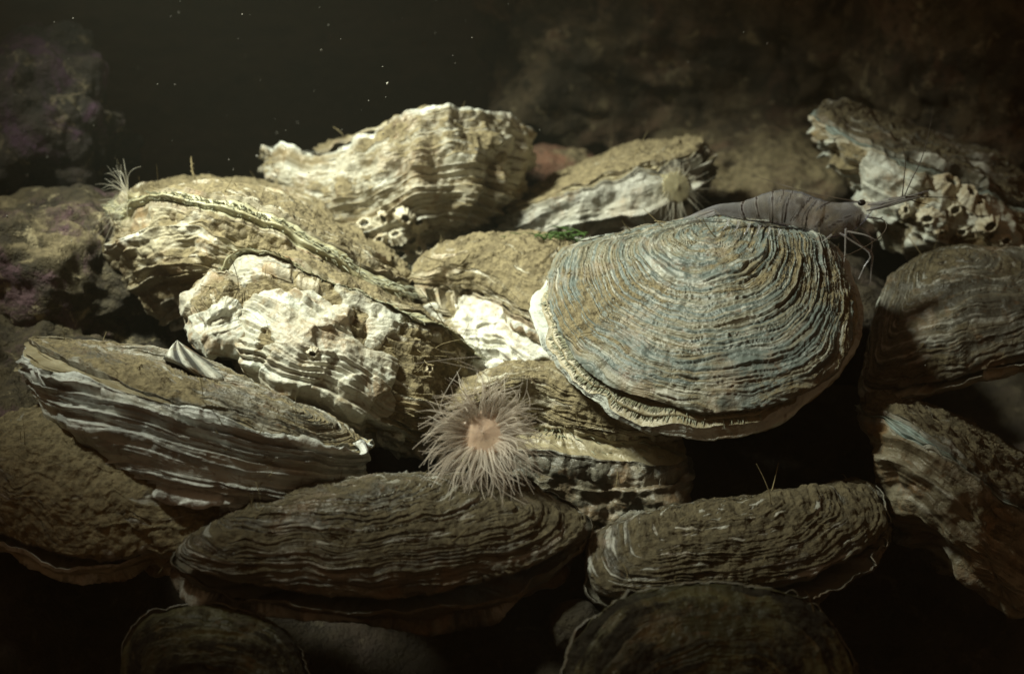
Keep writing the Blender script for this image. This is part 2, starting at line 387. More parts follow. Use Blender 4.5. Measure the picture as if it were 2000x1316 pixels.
def mantle(parent, up, lo, mat, seed, tu=0.94, tl=1.0, bulge=0.02, fringe=0, flen=0.035, span=None, lift=0.0):
    n = 360; Mu, Ml = spline(up['margin'], n), spline(lo['margin'], n)
    # match the two loops by direction from the middle
    c = lo['c']; ex = np.cross(lo['nrm'], [0.0, 0.3, 1.0]); ex /= np.linalg.norm(ex); ey = np.cross(lo['nrm'], ex)
    def byang(Mg, um, tt):
        p = um+tt*(Mg-um); a = np.arctan2((p-c)@ey, (p-c)@ex); o = np.argsort(a); a = a[o]; p = p[o]
        q = np.linspace(-math.pi, math.pi, n, endpoint=False)
        a3 = np.concatenate([a-2*math.pi, a, a+2*math.pi]); p3 = np.vstack([p]*3)
        return np.stack([np.interp(q, a3, p3[:, j]) for j in range(3)], 1)
    A, B = byang(Mu, up['um'], tu), byang(Ml, lo['um'], tl)
    A = A+up['bd']*0.0
    out = (A+B)/2-c; out /= np.linalg.norm(out, axis=1)[:, None]
    s = np.linspace(0, 1, 11)[:, None, None]
    fold = bulge*np.sin(s*math.pi)*1.0+0.012*np.sin(s*math.pi*4)
    wav = 1+0.5*fbm(B*9, 2, seed)[None, :, None]
    G = A[None]*(1-s)+B[None]*s+out[None]*fold*wav+up['bd']*lift*np.sin(s*math.pi)
    mesh_obj('mantle', G.reshape(-1, 3), grid_faces(11, n), mat, parent)
    if fringe:
        rs = np.random.RandomState(seed); paths, rad = [], []
        for row, m in ((3, fringe), (5, fringe), (8, fringe//2)):
            u_ = rs.rand(m)*n
            for x in u_:
                i = int(x) % n; j = (i+1) % n; f = x-int(x)
                o = G[row, i]*(1-f)+G[row, j]*f; dr = out[i]*1.0+up['bd']*(0.35 if row < 6 else 0.1)+rs.normal(size=3)*0.18
                L = flen*(0.5+rs.rand()); q = np.linspace(0, 1, 5)[:, None]
                paths.append(o+dr*q*L-UP*q*q*L*0.4); rad.append((0.0026, 0.0008))
        v, f = tubes(paths, rad, 4); ob = mesh_obj('tentacle_fringe', v, f, M['fringe'], parent); ob['kind'] = 'stuff'

def barnacle(parent, pos, nrm, rad, seed, h=0.8):
    rs = np.random.RandomState(seed); nphi = 42
    ph = np.linspace(0, 2*math.pi, nphi, endpoint=False)
    nrm = nrm/np.linalg.norm(nrm); ex = np.cross(nrm, [0.2, 0.9, 0.3]); ex /= np.linalg.norm(ex); ey = np.cross(nrm, ex)
    el = 1+0.18*np.sin(2*ph+rs.rand()*6)
    ridge = 1+0.09*np.sin(ph*11+rs.rand()*6)+0.07*np.cos(ph*6+rs.rand()*6)+0.05*rs.normal(size=nphi)
    prof = [(1.1, -0.12, 1), (1.0, 0.0, 1), (0.86, 0.35, 1), (0.72, 0.7, .8), (0.62, 0.92, .6), (0.52, 1.0, .6), (0.45, 0.95, .4), (0.40, 0.7, .2), (0.36, 0.45, .1), (0.2, 0.34, 0), (0.02, 0.42, 0)]
    rows = []
    for r, z, k in prof:
        rad_ = rad*r*el*(1+(ridge-1)*k); zz = h*rad*z*(1+0.14*k*np.sin(ph*5+seed)*(z > .5))
        rows.append(pos+ex*(rad_*np.cos(ph))[:, None]+ey*(rad_*np.sin(ph))[:, None]+nrm*np.broadcast_to(zz, nphi)[:, None])
    G = np.array(rows); f = grid_faces(len(prof), nphi)
    fm = np.repeat([0]*7+[1]*3, nphi)
    return mesh_obj('barnacle', G.reshape(-1, 3), f, None, parent, mats=[M['barnacle'], M['barnacle_in']], fmat=fm)

OY = {}
def oyster(key, label, depth, n, centre, up=None, lo=None, umbo=None, bu=None, bl=None, gape=0.03, mu='dark', ml='tan', seed=1,
           ku=None, kl=None, ms=None, mk=None, grains=900, strands=10, umbo_lo=None):
    mid = P(centre[0], centre[1], depth); par = thing('oyster', label, 'oyster', mid-UP*0.25, 'oysters heaped on the bed')
    inf = {}
    um_p = lambda q, sh: loop3([q], depth, n, centre, sh)[0]
    if up is not None:
        _, inf['up'] = valve('upper_valve', par, loop3(up, depth, n, centre), um_p(umbo, 0), bu, M[mu], seed, **(ku or {}))
    if lo is not None:
        _, inf['lo'] = valve('lower_valve', par, loop3(lo, depth, n, centre, gape), um_p(umbo_lo or umbo, gape), bl, M[ml], seed+40, **(kl or {}))
    if ms: mantle(par, inf['up'], inf['lo'], M[ms], seed, **(mk or {}))
    if grains: silt_part(par, list(inf.values()), grains, seed+70, strands)
    OY[key] = (par, inf)
    return par, inf

# A: the big one
oyster('A', 'largest oyster, blue-grey ridged upper shell with white lower rim, under the prawn', 4.62, (-.12, .68, .72), (1360, 640),
       up=[(1095, 492), (1160, 470), (1240, 447), (1350, 427), (1450, 430), (1540, 447), (1618, 477), (1650, 540), (1664, 615), (1640, 700), (1585, 752), (1510, 785), (1450, 799), (1366, 801), (1295, 784), (1222, 763), (1171, 734), (1128, 696), (1098, 650), (1078, 600), (1074, 545)],
       lo=[(1110, 490), (1062, 555), (1036, 592), (1046, 645), (1078, 695), (1112, 742), (1160, 782), (1200, 815), (1250, 836), (1310, 852), (1400, 853), (1500, 838), (1565, 798), (1625, 745), (1668, 690), (1682, 620), (1668, 550), (1628, 482), (1540, 450), (1450, 433), (1350, 430), (1240, 450)],
       umbo=(1400, 462), bu=(-0.03, 0.05, 0.055), bl=(0.1, 0.0, -0.42), gape=0.06, mu='blue', ml='white', seed=3,
       ku=dict(rings=20, lam=0.012, frill=0.8, frill_f=4.5, bumps=0.03, bump_f=1.7, silt=0.27, silt_up=0.35, edge=0.22, res=1.25, groove=0.95, power=(2.4, 0.75), white_rim=0.1, wave=0.012, lam2=0.009, crinkle=0.006, lam3=0.005, worn=0.3),
       kl=dict(rings=12, lam=0.012, silt=0.0, white_rim=3.0, rim=0.03, lip=0.036, wave=0.014, edge=0.5, bumps=0.008, crinkle=0.004, thick=0.03), ms='cream', mk=dict(fringe=1300, tu=0.92, tl=1.0, bulge=0.0, flen=.013), grains=1300, strands=26)
# B
oyster('B', 'open silt-crusted oyster with a tiny anemone on its left end', 5.1, (.27, .93, .25), (520, 440),
       up=[(238, 402, 5.25), (290, 382, 5.1), (380, 371, 5.0), (480, 391, 4.95), (560, 427, 4.93), (650, 478, 4.93), (740, 531, 4.98), (790, 560, 5.1), (805, 545, 5.3), (750, 478, 5.5), (670, 418, 5.6), (560, 376, 5.65), (450, 356, 5.65), (360, 352, 5.6), (290, 360, 5.5), (245, 382, 5.4)],
       lo=[(226, 440, 5.2), (280, 414, 5.05), (350, 408, 4.95), (430, 422, 4.9), (520, 454, 4.88), (600, 494, 4.88), (690, 546, 4.9), (760, 582, 4.95), (800, 590, 5.1), (800, 560, 5.35), (740, 490, 5.6), (640, 440, 5.7), (480, 400, 5.7), (350, 390, 5.6), (260, 405, 5.4)],
       umbo=(540, 395, 5.5), bu=(0.02, 0.03, 0), bl=(.05, -.42, .12), mu='tan', ml='tan', seed=11, ms='green', mk=dict(fringe=420, bulge=0.028, tu=.97, tl=1.0, flen=0.022),
       ku=dict(rings=8, lam=0.03, bumps=0.02, silt=0.6, silt_up=0.3, res=1.1, edge=.2), kl=dict(rings=9, lam=0.05, frill=0.3, frill_f=5, bumps=0.07, bump_f=3, silt=0.42, silt_up=0.5, edge=0.8, power=(2.2, .5), res=1.3, wrinkle=0.0, crinkle=0.03), grains=2600, strands=40)
# C
oyster('C', 'knobbly white-crusted cupped oyster with a pale green flesh line along its top', 4.95, (.3, .92, .22), (660, 600),
       up=[(440, 520, 4.95), (500, 497, 4.85), (580, 508, 4.80), (660, 545, 4.78), (740, 583, 4.78), (820, 622, 4.80), (890, 657, 4.90), (918, 690, 5.00), (905, 640, 5.20), (850, 590, 5.30), (760, 535, 5.35), (660, 500, 5.35), (560, 484, 5.30), (480, 488, 5.20), (445, 503, 5.10)],
       lo=[(452, 575, 4.94), (480, 522, 4.82), (540, 520, 4.75), (600, 543, 4.73), (678, 568, 4.72), (734, 590, 4.72), (800, 628, 4.74), (860, 655, 4.80), (914, 695, 4.95), (915, 670, 5.20), (850, 605, 5.35), (740, 545, 5.40), (600, 505, 5.40), (500, 508, 5.25), (462, 540, 5.10)],
       umbo=(640, 520, 5.20), bu=(0.01, 0.02, 0), bl=(-0.02, -0.4, 0.34), mu='tan', ml='white', seed=23, ms='green', mk=dict(fringe=260, bulge=0.035, tu=.97, tl=1.0, flen=.018),
       ku=dict(rings=7, lam=0.025, bumps=0.02, silt=0.6, silt_up=0.3), kl=dict(rings=11, lam=0.03, frill=0.5, frill_f=3.5, bumps=0.05, bump_f=3.0, silt=0.38, silt_up=0.35, edge=0.42, power=(2.3, 0.5), res=1.5, wrinkle=0.0, flakes=0.03, groove=0.6, crinkle=0.012, fine=0.008, lam2=0.016, lamb=0.7), grains=2200, strands=40)
# small shell on the left of C
oyster('C2', 'small rounded oyster shell crusted with silt, left of the white-crusted oyster', 4.76, (-.45, .25, .85), (432, 615),
       up=[(365, 600), (385, 560), (420, 535), (465, 545), (492, 590), (498, 650), (470, 688), (425, 690), (385, 665)],
       lo=[(362, 602), (383, 557), (420, 532), (468, 543), (496, 590), (502, 652), (472, 692), (424, 694), (382, 668)],
       umbo=(470, 560), bu=(-0.03, 0.01, 0.065), bl=(.05, -.05, -.12), gape=.012, mu='white', ml='white', seed=31,
       ku=dict(rings=4, lam=0.02, silt=0.15, silt_up=0.4, bumps=0.045, res=1.3, bump_f=3.5, crinkle=0.035, lam2=0.004, edge=0.6, flakes=0.03), grains=500, strands=6)
# D
oyster('D', 'long pearly frilled oyster with silty flat lid, front left', 4.5, (.3, .9, .3), (380, 800),
       up=[(60, 672, 4.62), (148, 704, 4.42), (222, 737, 4.32), (314, 772, 4.26), (407, 802, 4.24), (481, 830, 4.24), (585, 862, 4.28), (660, 878, 4.36), (706, 874, 4.42), (668, 838, 4.52), (560, 795, 4.57), (444, 742, 4.6), (333, 702, 4.62), (222, 677, 4.64), (120, 668, 4.66)],
       lo=[(51, 694, 4.58), (70, 722, 4.48), (110, 738, 4.38), (166, 748, 4.3), (222, 762, 4.25), (289, 782, 4.21), (370, 811, 4.19), (462, 834, 4.19), (518, 852, 4.2), (592, 872, 4.24), (660, 886, 4.32), (708, 884, 4.42), (668, 848, 4.54), (560, 805, 4.6), (444, 752, 4.64), (333, 712, 4.66), (222, 690, 4.68), (110, 676, 4.7)],
       umbo=(560, 822, 4.43), bu=(.0, .05, .0), bl=(.03, -.27, .10), mu='olive', ml='pearl', seed=37, ms='cream', mk=dict(bulge=0.012, tu=.97, tl=1.0),
       ku=dict(rings=10, lam=0.012, bumps=0.015, silt=0.36, silt_up=0.32, edge=.2, res=1.2, crinkle=0.004, lam2=0.008), kl=dict(rings=15, lam=0.05, frill=0.25, frill_f=3.2, bumps=0.025, bump_f=2.5, silt=-0.05, silt_up=0.15, edge=0.9, power=(2.4, .45), res=1.5, wrinkle=0.0, white_rim=1, lamb=0.8, crinkle=0.01, lam2=0.01, worn=0.45, groove=0.3), grains=1500, strands=16)
# E
oyster('E', 'smooth silt-covered oyster lying under the long pearly oyster, bottom left', 4.4, (-.1, .74, .66), (160, 950),
       up=[(-220, 960), (-130, 880), (-20, 838), (80, 815), (200, 800), (330, 840), (440, 920), (490, 1000), (440, 1056), (346, 1081), (297, 1071), (238, 1083), (168, 1086), (105, 1074), (0, 1032), (-120, 1010)],
       lo=[(-220, 985), (-130, 890), (-20, 846), (80, 822), (200, 806), (330, 846), (445, 925), (495, 1010), (440, 1075), (345, 1098), (297, 1086), (238, 1103), (168, 1112), (105, 1108), (0, 1062), (-120, 1040)],
       umbo=(120, 850), bu=(-0.03, 0.1, 0.08), bl=(0, -0.12, -0.2), gape=.05, mu='olive', ml='tan', seed=41,
       ku=dict(rings=11, lam=0.006, bumps=0.022, silt=0.72, silt_up=.2, edge=.15, power=(2., .8), res=1., lam2=0.006, frill=1.0, crinkle=0.004), kl=dict(rings=5, lam=.04, silt=.1, white_rim=.9, edge=.6), grains=900, strands=14)
# F
oyster('F', 'dark ridged oyster dusted with silt in the front middle, below the big anemone', 4.2, (.05, .74, .67), (740, 1040),
       up=[(342, 1085), (372, 1050), (430, 1015), (500, 980), (570, 956), (700, 940), (830, 931), (960, 936), (1060, 962), (1125, 1000), (1140, 1022), (1118, 1058), (1060, 1096), (960, 1128), (850, 1150), (700, 1155), (560, 1142), (430, 1124), (360, 1104)],
       lo=[(335, 1095), (372, 1055), (430, 1020), (500, 985), (570, 962), (700, 946), (830, 938), (960, 942), (1060, 968), (1130, 1005), (1150, 1032), (1128, 1078), (1065, 1126), (960, 1164), (850, 1190), (700, 1198), (560, 1178), (420, 1150), (350, 1118)],
       umbo=(640, 965), bu=(0, 0.075, 0.07), bl=(0.02, -0.14, -0.25), gape=.05, mu='dark', ml='dark', seed=53,
       ku=dict(rings=13, lam=0.008, frill=0.9, frill_f=4, bumps=0.022, silt=0.2, silt_up=0.75, edge=.3, power=(2.2, .8), res=1.2, groove=.8, lam2=0.008, crinkle=0.004), kl=dict(rings=6, lam=.05, silt=.3, edge=.4, white_rim=0.05), grains=2300, strands=36)
# G
oyster('G', 'gaping oyster with silty lid and dark frilly underside beneath the big anemone', 4.7, (.0, .86, .5), (1080, 830),
       up=[(812, 812), (850, 776), (950, 748), (1080, 738), (1200, 757), (1300, 797), (1335, 838), (1290, 850), (1222, 850), (1152, 842), (1100, 830), (1054, 813), (980, 818), (900, 832), (840, 832)],
       lo=[(812, 835), (850, 800), (950, 775), (1080, 765), (1200, 785), (1300, 820), (1345, 870), (1335, 905), (1300, 915), (1230, 908), (1160, 900), (1100, 893), (1050, 888), (980, 886), (900, 878), (840, 858)],
       umbo=(1080, 765), bu=(.0, .10, .06), bl=(.03, -.30, .04), gape=.06, mu='tan', ml='dark', seed=61, ms='cream', mk=dict(bulge=-.03, tu=.97, tl=1.0, fringe=60, flen=.02),
       ku=dict(rings=8, lam=0.008, bumps=0.022, silt=0.72, silt_up=.3, edge=.1, crinkle=0.004, lam2=0.006), kl=dict(rings=7, lam=0.06, frill=0.25, frill_f=5, bumps=.08, bump_f=4, silt=.1, silt_up=.5, edge=.7, power=(2.5, .4), wrinkle=0.0, wave=0.01, wave_f=7, res=1.3, crinkle=0.03), grains=1700, strands=40)
# H
oyster('H', 'silty oyster with crinkled lower shell, wedged behind the largest oyster', 5.2, (.0, .78, .62), (980, 550),
       up=[(800, 545), (825, 508), (895, 486), (1000, 470), (1110, 482), (1180, 530), (1150, 600), (1085, 640), (1030, 622), (985, 592), (930, 570), (870, 562), (820, 562)],
       lo=[(830, 514), (895, 496), (1000, 480), (1110, 495), (1185, 545), (1160, 625), (1095, 662), (1035, 640), (985, 605), (930, 582), (870, 573), (824, 570), (805, 556), (808, 535)],
       umbo=(1000, 495), bu=(.0, .09, .06), bl=(.06, -.34, .12), gape=.02, mu='tan', ml='tan', seed=67,
       ku=dict(rings=7, lam=0.008, bumps=0.022, silt=0.72, silt_up=.3, edge=.1, crinkle=0.004, lam2=0.006), kl=dict(rings=6, lam=0.05, frill=0.3, frill_f=5, bumps=.05, silt=.2, silt_up=.5, edge=.9, power=(2.4, .45), wrinkle=0.01, wave=0.008, res=1.2, flakes=.02, crinkle=0.02, worn=0.1), grains=1100, strands=14)
# I
oyster('I', 'pale fan-shaped oyster standing at the back with barnacles near its base', 5.8, (.0, .9, .3), (800, 300),
       up=[(618, 300, 5.72), (680, 276, 5.62), (740, 248, 5.57), (775, 232, 5.55), (850, 222, 5.56), (940, 232, 5.62), (1010, 258, 5.75), (1000, 262, 6.1), (850, 236, 6.2), (720, 268, 6.2), (640, 292, 6.0)],
       lo=[(510, 290, 5.75), (560, 296, 5.68), (615, 304, 5.62), (680, 290, 5.56), (745, 262, 5.5), (800, 226, 5.48), (860, 222, 5.48), (950, 230, 5.55), (1028, 264, 5.75), (1010, 280, 6.1), (900, 256, 6.2), (760, 262, 6.25), (640, 298, 6.15), (560, 300, 6.0)],
       umbo=(800, 280, 5.95), bu=(.0, .03, -.02), bl=(0.05, -0.42, 0.3), mu='tan', ml='fan', seed=71,
       ku=dict(rings=7, lam=0.01, silt=.5), kl=dict(rings=12, lam=0.05, frill=0.15, frill_f=4, bumps=.03, silt=0.34, silt_up=.4, edge=0.5, power=(2.0, .62), wrinkle=0.03, wave=0.012, wave_f=5, res=1.3, white_rim=0.6, crinkle=0.03, worn=0.25, lam2=0.014), grains=500, strands=10)
# J
oyster('J', 'oblique wedge-shaped oyster at the back with a pale anemone on its right end', 5.7, (-.35, .9, .25), (1170, 360),
       up=[(985, 412, 5.65), (1100, 376, 5.55), (1200, 345, 5.52), (1300, 312, 5.55), (1368, 284, 5.72), (1360, 270, 6.0), (1280, 285, 6.1), (1180, 312, 6.1), (1080, 355, 6.02), (1000, 395, 5.85)],
       lo=[(976, 432, 5.62), (1100, 392, 5.5), (1200, 360, 5.47), (1300, 328, 5.5), (1375, 300, 5.7), (1365, 282, 6.02), (1280, 297, 6.14), (1180, 325, 6.14), (1080, 368, 6.06), (1000, 407, 5.87)],
       umbo=(1230, 318, 5.9), bu=(0, 0.03, 0), bl=(.06, -.20, .10), mu='tan', ml='dark', seed=79, ms='cream', mk=dict(bulge=0.0),
       ku=dict(rings=7, lam=0.02, silt=.6, edge=.2), kl=dict(rings=6, lam=0.05, frill=0.3, frill_f=5, bumps=.09, bump_f=4, silt=.35, silt_up=.5, edge=0.3, power=(2.4, .45), wrinkle=0.0, flakes=0.015, crinkle=0.03, worn=0.05), grains=700, strands=10)
# K
oyster('K', 'tilted barnacled oyster with a pale blue flesh line, top right behind the prawn', 5.6, (.35, .88, .3), (1800, 330),
       up=[(1606, 226, 5.62), (1680, 268, 5.5), (1780, 316, 5.44), (1890, 362, 5.44), (2010, 405, 5.5), (2060, 410, 5.8), (1990, 350, 6.1), (1850, 290, 6.15), (1750, 250, 6.1), (1660, 216, 5.95), (1614, 208, 5.8)],
       lo=[(1604, 240, 5.6), (1680, 290, 5.47), (1780, 345, 5.4), (1890, 392, 5.4), (2010, 430, 5.46), (2070, 430, 5.8), (1990, 365, 6.15), (1850, 305, 6.2), (1750, 263, 6.15), (1660, 228, 6.0), (1612, 220, 5.8)],
       umbo=(1880, 325, 5.85), bu=(.0, .06, .0), bl=(.16, -.46, .10), mu='dark', ml='white', seed=83, ms='bluemantle', mk=dict(bulge=.005, tu=.97, tl=1.0),
       ku=dict(rings=8, lam=0.04, bumps=.04, silt=.35, edge=.4, crinkle=0.02), kl=dict(rings=7, lam=.07, frill=0.3, frill_f=4, bumps=.09, bump_f=3, silt=.25, silt_up=.4, edge=.7, power=(2.4, .5), wrinkle=0.0, flakes=.04, res=1.2, crinkle=0.03), grains=700, strands=14)
# L
oyster('L', 'silt-dulled oyster at the right edge, in the shadow of the largest oyster', 5.0, (-.12, .66, .74), (1900, 620),
       up=[(1700, 752), (1695, 700), (1715, 610), (1750, 530), (1850, 492), (2000, 488), (2150, 510), (2220, 600), (2150, 680), (2020, 695), (1960, 706), (1900, 722), (1800, 742)],
       lo=[(1700, 768), (1690, 705), (1712, 612), (1750, 535), (1850, 497), (2000, 493), (2150, 515), (2225, 605), (2160, 700), (2020, 712), (1960, 722), (1900, 736), (1800, 758)],
       umbo=(1850, 505), bu=(-0.03, 0.05, 0.06), bl=(0.05, -0.08, -0.15), gape=.02, mu='dark', ml='white', seed=89,
       ku=dict(rings=12, lam=0.01, frill=.5, bumps=0.022, silt=.36, silt_up=.4, edge=.3, power=(2.2, .75), crinkle=0.004, lam2=0.008), kl=dict(rings=5, lam=.03, silt=.1, white_rim=.9, edge=.5), grains=600, strands=10)
# M
oyster('M', 'wrinkled brown oyster with a lilac rim line at the lower right edge', 4.6, (.35, .88, .25), (1840, 900),
       up=[(1690, 797, 4.62), (1740, 812, 4.5), (1800, 846, 4.42), (1870, 892, 4.38), (1950, 950, 4.38), (2060, 1010, 4.5), (2080, 960, 4.9), (1960, 870, 5.0), (1860, 815, 5.0), (1760, 780, 4.9), (1700, 778, 4.75)],
       lo=[(1686, 818, 4.6), (1740, 832, 4.47), (1800, 866, 4.39), (1870, 912, 4.35), (1950, 970, 4.35), (2060, 1030, 4.5), (2090, 985, 4.95), (1960, 890, 5.05), (1860, 832, 5.05), (1760, 795, 4.95), (1696, 795, 4.78)],
       umbo=(1890, 862, 4.8), bu=(.0, .05, .0), bl=(.0, -.38, .12), mu='dark', ml='brown', seed=97, ms='bluemantle', mk=dict(bulge=.005, tu=.97, tl=1.0),
       ku=dict(rings=7, lam=.02, silt=.55, edge=.2), kl=dict(rings=7, lam=.06, frill=0.35, frill_f=3.5, bumps=.10, bump_f=2.8, silt=.22, silt_up=.4, edge=.5, power=(2.4, .48), wrinkle=0.0, white_rim=.7), grains=500, strands=8)
# N
oyster('N', 'low silted oyster with white and bluish worn patches, below the largest oyster', 4.3, (.06, .72, .69), (1440, 1060),
       up=[(1150, 1120), (1150, 1055), (1180, 1032), (1300, 1000), (1450, 978), (1600, 952), (1690, 946), (1722, 985), (1728, 1030), (1690, 1062), (1630, 1105), (1540, 1135), (1400, 1150), (1260, 1160), (1180, 1155)],
       lo=[(1150, 1135), (1146, 1060), (1180, 1038), (1300, 1006), (1450, 984), (1600, 958), (1692, 951), (1728, 990), (1736, 1040), (1700, 1090), (1640, 1140), (1540, 1172), (1400, 1188), (1260, 1190), (1180, 1175)],
       umbo=(1400, 1005), bu=(0, 0.045, 0.04), bl=(0.02, -0.1, -0.22), gape=.03, mu='dark', ml='dark', seed=103,
       ku=dict(rings=12, lam=0.008, bumps=0.022, silt=0.68, silt_up=.3, edge=0.2, power=(2.2, .8), crinkle=0.004, lam2=0.006, worn=0.45), kl=dict(rings=5, lam=.05, silt=.2, edge=.5, white_rim=0.15), grains=1400, strands=14)
# O
oyster('O', 'round olive-mottled oyster with concentric bands at the bottom edge', 4.0, (.05, .2, .98), (1400, 1290),
       up=[(1098, 1330), (1128, 1255), (1180, 1195), (1270, 1155), (1400, 1142), (1520, 1156), (1605, 1205), (1662, 1295), (1690, 1400), (1600, 1500), (1400, 1540), (1200, 1500), (1120, 1420)],
       lo=[(1094, 1332), (1124, 1252), (1177, 1192), (1270, 1151), (1400, 1138), (1520, 1152), (1608, 1202), (1667, 1293), (1696, 1402), (1602, 1504), (1400, 1544), (1198, 1504), (1116, 1422)],
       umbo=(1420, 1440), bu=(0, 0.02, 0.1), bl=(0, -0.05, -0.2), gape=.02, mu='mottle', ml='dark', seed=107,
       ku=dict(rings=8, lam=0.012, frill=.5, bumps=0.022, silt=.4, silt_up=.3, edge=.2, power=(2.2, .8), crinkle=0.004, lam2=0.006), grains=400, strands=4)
# Q
oyster('Q', 'dim smooth oyster half buried in shadow at the bottom left edge', 4.1, (-.1, .2, .97), (400, 1270),
       up=[(245, 1330), (252, 1262), (280, 1218), (340, 1192), (440, 1192), (530, 1225), (590, 1290), (600, 1400), (500, 1480), (350, 1470), (265, 1400)],
       lo=[(240, 1333), (248, 1260), (277, 1214), (340, 1187), (440, 1187), (534, 1221), (596, 1288), (606, 1402), (503, 1485), (348, 1475), (260, 1402)],
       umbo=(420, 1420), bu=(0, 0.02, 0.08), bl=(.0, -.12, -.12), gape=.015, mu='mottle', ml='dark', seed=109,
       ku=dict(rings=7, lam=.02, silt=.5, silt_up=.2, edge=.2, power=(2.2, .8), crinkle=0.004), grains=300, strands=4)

# ------------------------------------------------------------------ rocks and the bed
def rock(name, label, cpx, cpy, d, rx, ry, rz, seed, mat, rough=.22, f=1.6, silt=.1, silt_up=.7, nlat=150, tilt=0.0, group='encrusted rocks', sq=.75):
    th = np.linspace(0.0, math.pi, nlat)[:, None]; ph = np.linspace(0, 2*math.pi, nlat*2, endpoint=False)[None, :]
    e = lambda v: np.sign(v)*np.abs(v)**sq
    X = np.stack([e(np.sin(th))*e(np.cos(ph)), e(np.cos(th))*np.ones_like(ph), e(np.sin(th))*e(np.sin(ph))], -1)
    D = X*np.array([rx, ry, rz]); ctr = P(cpx, cpy, d)
    k = 1+rough*1.6*fbm(D*f+seed, 5, seed, .5)+.07*fbm(D*9, 4, seed+2)
    D = D*k[..., None]; c_, s_ = math.cos(tilt), math.sin(tilt)
    D = np.stack([D[..., 0]*c_-D[..., 1]*s_, D[..., 0]*s_+D[..., 1]*c_, D[..., 2]], -1)
    c_, s_ = math.cos(-PITCH), math.sin(-PITCH)
    D = np.stack([D[..., 0], D[..., 1]*c_-D[..., 2]*s_, D[..., 1]*s_+D[..., 2]*c_], -1)
    G = ctr+D; N = normals(G); 
    if (N[nlat//2]*D[nlat//2]).sum(-1).mean() < 0: N = -N
    sl = np.clip(silt+silt_up*(N@UP-.35)+.5*fbm(G*3, 3, seed+4), 0, 1)
    G = G+N*(.03*fbm(G*7, 4, seed+7)+.012*sl*fbm(G*30, 2, seed+8))[..., None]
    G[0] = G[0].mean(0); G[-1] = G[-1].mean(0)
    o = mesh_obj(name, G.reshape(-1, 3), grid_faces(nlat, nlat*2), mat, None, {'silt': sl})
    return tag(o, label, 'rock', group)
RM = rock_mat('encrusted_rock', (0.10, 0.08, 0.042), (0.03, 0.024, 0.014), .8, 1.0)
RP = rock_mat('purple_rock', (0.045, 0.033, 0.026), (0.02, 0.016, 0.012), .8, .4, (0.09, 0.04, 0.085))
RD = rock_mat('dim_rock', (0.14, 0.105, 0.06), (0.05, 0.038, 0.022), .3, .7, (0.26, 0.14, 0.09))
rock('rock', 'broad brown rock with pink crust and silty top at the left edge', 150, 590, 5.55, .62, .34, .45, 3, RM, silt=-.22, silt_up=1.1, rough=.3)
rock('rock', 'dark rock below the pink-crusted one, left of the long pearly oyster', 40, 800, 5.1, .38, .28, .4, 5, RM, silt=-.3, silt_up=.8, rough=.3)
rock('rock', 'purplish dark rock at the upper left edge', -30, 350, 5.9, .62, .42, .3, 8, RP, silt=-.2, rough=.32)
rock('rock', 'blurred silty rock with rusty spots behind the prawn', 1500, 375, 6.6, .55, .22, .4, 15, RD, silt=.1)
rock('rock', 'small reddish brown stone between the two back oysters', 1085, 330, 6.4, .16, .07, .1, 18, rock_mat('reddish_stone', (0.2, 0.1, 0.06), (0.12, 0.07, 0.045), .2, .2), silt=-.1, nlat=60)
rock('rock', 'large dim boulder at the back right in dark water', 1420, 120, 7.2, 1.1, .55, .6, 21, RD, silt=-.1)
rock('rock', 'dim boulder in the top right corner', 1930, 110, 6.5, .5, .6, .5, 25, RD, silt=-.1)
rock('rock', 'added dark stone behind the largest oyster, blocking strobe light from the bed', 1490, 615, 5.6, .46, .22, .3, 33, rock_mat('added_blocker_stone', (.05, .038, .02), (.025, .018, .01), .1, .12), silt=-.6, nlat=80)  # added stone, put here to keep lamp light off the bed
rock('rock', 'little silty stone at the left end of the banded oyster', 1125, 1235, 4.2, .06, .07, .07, 29, rock_mat('dull_stone', (.05, .04, .02), (.025, .02, .012), .05, .2), silt=-.4, nlat=60)

# seabed: one sheet, higher at the back and on the right
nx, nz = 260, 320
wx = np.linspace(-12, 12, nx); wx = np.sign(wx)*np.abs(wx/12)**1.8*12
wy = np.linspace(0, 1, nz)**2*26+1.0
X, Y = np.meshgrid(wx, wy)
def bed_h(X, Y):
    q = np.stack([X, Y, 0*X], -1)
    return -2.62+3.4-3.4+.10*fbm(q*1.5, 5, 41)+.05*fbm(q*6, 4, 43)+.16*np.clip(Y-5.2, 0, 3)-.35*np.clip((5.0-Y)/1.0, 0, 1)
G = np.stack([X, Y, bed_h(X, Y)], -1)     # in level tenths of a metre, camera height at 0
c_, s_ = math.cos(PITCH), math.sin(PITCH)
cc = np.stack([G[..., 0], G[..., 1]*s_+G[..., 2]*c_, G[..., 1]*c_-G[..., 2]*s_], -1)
bed = mesh_obj('seabed', cc.reshape(-1, 3), grid_faces(nz, nx, False), rock_mat('shadow_darkened_mud', (.05, .038, .02), (.025, .018, .01), .1, .12), None, {'silt': np.zeros(nx*nz)})  # bed colour darkened to stand in for the largest oyster's cast shadow
bed['kind'] = 'structure'

